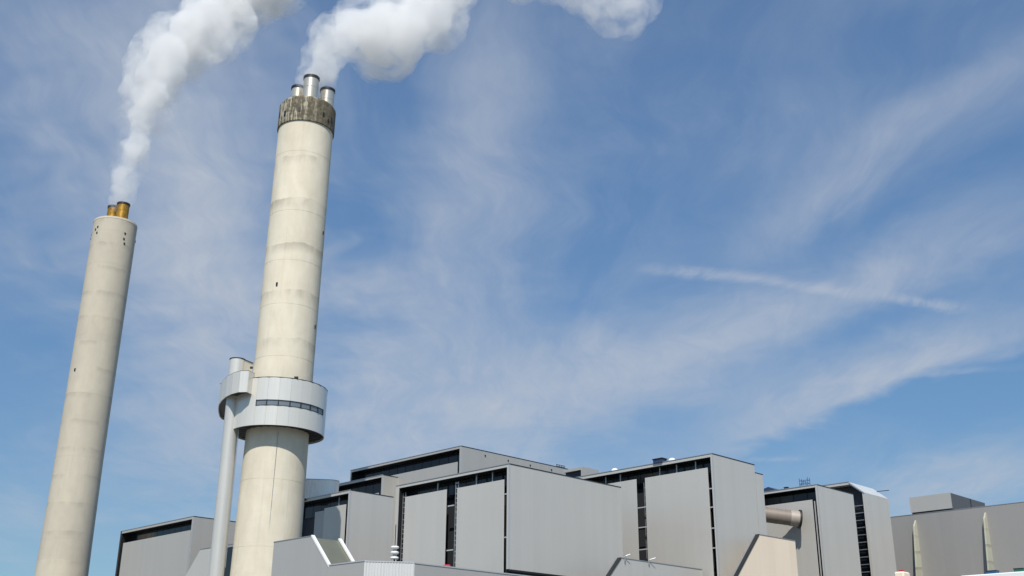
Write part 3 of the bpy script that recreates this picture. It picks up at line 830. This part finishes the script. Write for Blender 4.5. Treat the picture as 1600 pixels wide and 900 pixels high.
# white canopy roof at the lower right, with its bits and pieces
t = thing('canopy', 'white canopy roof cutting the lower right corner', 'canopy', (52.02, 113, 0), GZ)
bm = new_bm(); bx(bm, -6.6, 6, 0, 6, 14.0, 14.72, bev=.08); obj('canopy_roof', bm, M_WHITE, t)
for u in (-6, -1, 4): pbox('post', M_STEEL, t, u, u+.25, .3, .55, 0, 13.99)
t = thing('crate', 'small blue crate on the white canopy', 'crate', (50.0, 115.7, 14.73), GZ)
pbox('crate_body', M_BLUE, t, -.5, .5, -.4, .4, 0, .26); pbox('lid', M_NAVY, t, -.54, .54, -.44, .44, .263, .32)
t = thing('crate', 'small green crate on the white canopy near the right edge', 'crate', (52.0, 113.9, 14.73), GZ)
pbox('crate_body', M_GREEN, t, -.45, .45, -.4, .4, 0, .3); pbox('lid', M_DARK, t, -.5, .5, -.44, .44, .303, .35)
t = thing('truck_cab', 'top of a beige cab with a red beacon right of the rightmost hall', 'vehicle', (52.6, 150, 17.2), GZ)
bm = new_bm(); bx(bm, -.7, .7, -1, 1, 0, 1.45, bev=.2); obj('cab_roof', bm, M_BEIGE, t)
bm = new_bm(); bx(bm, -.4, .35, -.15, .15, 1.6, 1.78, bev=.06); obj('beacon', bm, M_RED, t)
bm = new_bm(); rod(bm, (0, 0, 1.45), (0, 0, 1.62), .12, 8); obj('beacon_foot', bm, M_DARK, t)
bm = new_bm(); bx(bm, -1.2, 1.2, -3, 3, -17.2, -.003); obj('deck', bm, M_WALL, t)

# ------------------------------------------------------------------ steam
def smoke_mat(name, dens, lo, hi, sc, fade=None, seed=0.0, col=(1, .996, .985)):
    m_ = bpy.data.materials.new(name); m_.use_nodes = True
    g = NT(m_.node_tree); g.n.remove(g.n['Principled BSDF'])
    out = g.n['Material Output']
    v = g.n.new('ShaderNodeVolumePrincipled')
    tc = g.n.new('ShaderNodeTexCoord').outputs['Object']
    q = g.v('ADD', tc, (seed, seed*.7, 0))
    n1 = g.noise(q, sc, 8, .66, .5)
    x, y, z = g.sep(tc)
    d = g.m('MULTIPLY', g.smooth(n1, lo, hi), dens)
    if fade:   # thinner as it drifts away
        axis, a0, a1, f1 = fade
        d = g.m('MULTIPLY', d, g.smooth({'x': x, 'z': z}[axis], a0, a1, 1.0, f1))
    g.l.new(d, v.inputs['Density'])
    v.inputs['Color'].default_value = (*col, 1)
    v.inputs['Anisotropy'].default_value = 0.0
    g.l.new(v.outputs[0], out.inputs['Volume'])
    return m_

def plume(name, label, path, seed, mt, mt_core, vox, amp, big):
    """soft outer hull of thin steam with a denser core inside it"""
    def hull(nm, grow, mtl, sd, parent=None):
        rr = random.Random(sd)
        bm = new_bm()
        P = [Vector(p[:3]) for p in path]; Rd = [p[3] for p in path]
        for i in range(len(P)-1):
            L = (P[i+1]-P[i]).length
            n = max(3, int(L / (.25*(Rd[i]+Rd[i+1])/2)))
            for k in range(n):
                f = k/n; c = P[i].lerp(P[i+1], f); r = (Rd[i]*(1-f)+Rd[i+1]*f)
                for j in range(2 if i else 1):
                    off = Vector((rr.gauss(0,1), rr.gauss(0,1), rr.gauss(0,1))).normalized() * r * rr.uniform(.05, .62)
                    if i == 0 and k < 3: off *= .2
                    q = r * rr.uniform(.34, .74)
                    if i == 0 and k < 3: q = r*.8
                    bmesh.ops.create_icosphere(bm, subdivisions=2, radius=q*grow, matrix=Matrix.Translation(c+off*(grow*.5+.5)))
        o = obj(nm, bm, mtl, parent, sharp=False)
        rm = o.modifiers.new('remesh', 'REMESH'); rm.mode = 'VOXEL'; rm.voxel_size = vox; rm.use_smooth_shade = True
        sm = o.modifiers.new('soften', 'SMOOTH'); sm.iterations = 8; sm.factor = .5
        for k, (sz, st) in enumerate(((big, amp), (big*.35, amp*.5), (big*.14, amp*.18))):
            tx = bpy.data.textures.new('billow', 'CLOUDS'); tx.noise_scale = sz; tx.noise_depth = 3
            dm = o.modifiers.new('billow', 'DISPLACE'); dm.texture = tx; dm.texture_coords = 'GLOBAL'; dm.strength = st; dm.mid_level = .5
        return o
    o = hull(name, 1.30, mt, seed)
    tag(o, label, 'steam', 'steam plumes')
    hull('dense_core', .82, mt_core, seed+11, o)
    return o
MAIN = [(-34.7, 165.3, 103.6, 3.2), (-34.3, 165.5, 104.4, 3.5), (-33.4, 166.0, 109.0, 3.8), (-31.8, 168.0, 114.6, 4.6), (-28.6, 172.0, 118.2, 6.2), (-24.4, 178.0, 121.5, 8.0), (-19.2, 186.0, 133.0, 8.04), (-14.3, 196.0, 148.3, 8.3), (-6.4, 206.0, 162.9, 8.82), (4.1, 216.0, 169.9, 8.46), (13.1, 226.0, 171.5, 7.35), (21.7, 234.0, 170.5, 8.0), (29.8, 240.0, 173.5, 8.0), (36.5, 244.0, 179.0, 5.5)]
LEFT = [(-93.4, 235.2, 112.9, 2.9), (-93.4, 235.2, 114.6, 3.0), (-93.8, 236.0, 119.2, 3.3), (-93.6, 237.0, 126.7, 3.75), (-93.1, 238.0, 135.2, 4.76), (-92.5, 240.0, 144.6, 6.15), (-91.9, 243.0, 152.1, 8.25), (-90.5, 248.0, 163.1, 9.18), (-85.7, 254.0, 174.2, 10.54), (-79.2, 262.0, 188.3, 11.71), (-69.8, 272.0, 205.8, 12.3)]
ms = smoke_mat('steam', .22, .40, .68, .17, ('x', -28, 20, .45), 2.0)
mc = smoke_mat('steam_core', .34, .34, .60, .22, ('x', -28, 10, .15), 2.0)
ms2 = smoke_mat('steam_far', .19, .40, .68, .14, None, 8.0)
mc2 = smoke_mat('steam_far_core', .32, .34, .60, .18, None, 8.0)
for m_ in (ms, ms2, mc, mc2): m_.cycles.volume_step_rate = .12
plume('steam_plume', 'white steam blowing off the flues of the thick chimney and drifting right', MAIN, 3, ms, mc, .55, 2.0, 4.0)
plume('steam_plume', 'white steam column rising from the golden flues of the distant left chimney', LEFT, 5, ms2, mc2, .7, 2.4, 4.5)
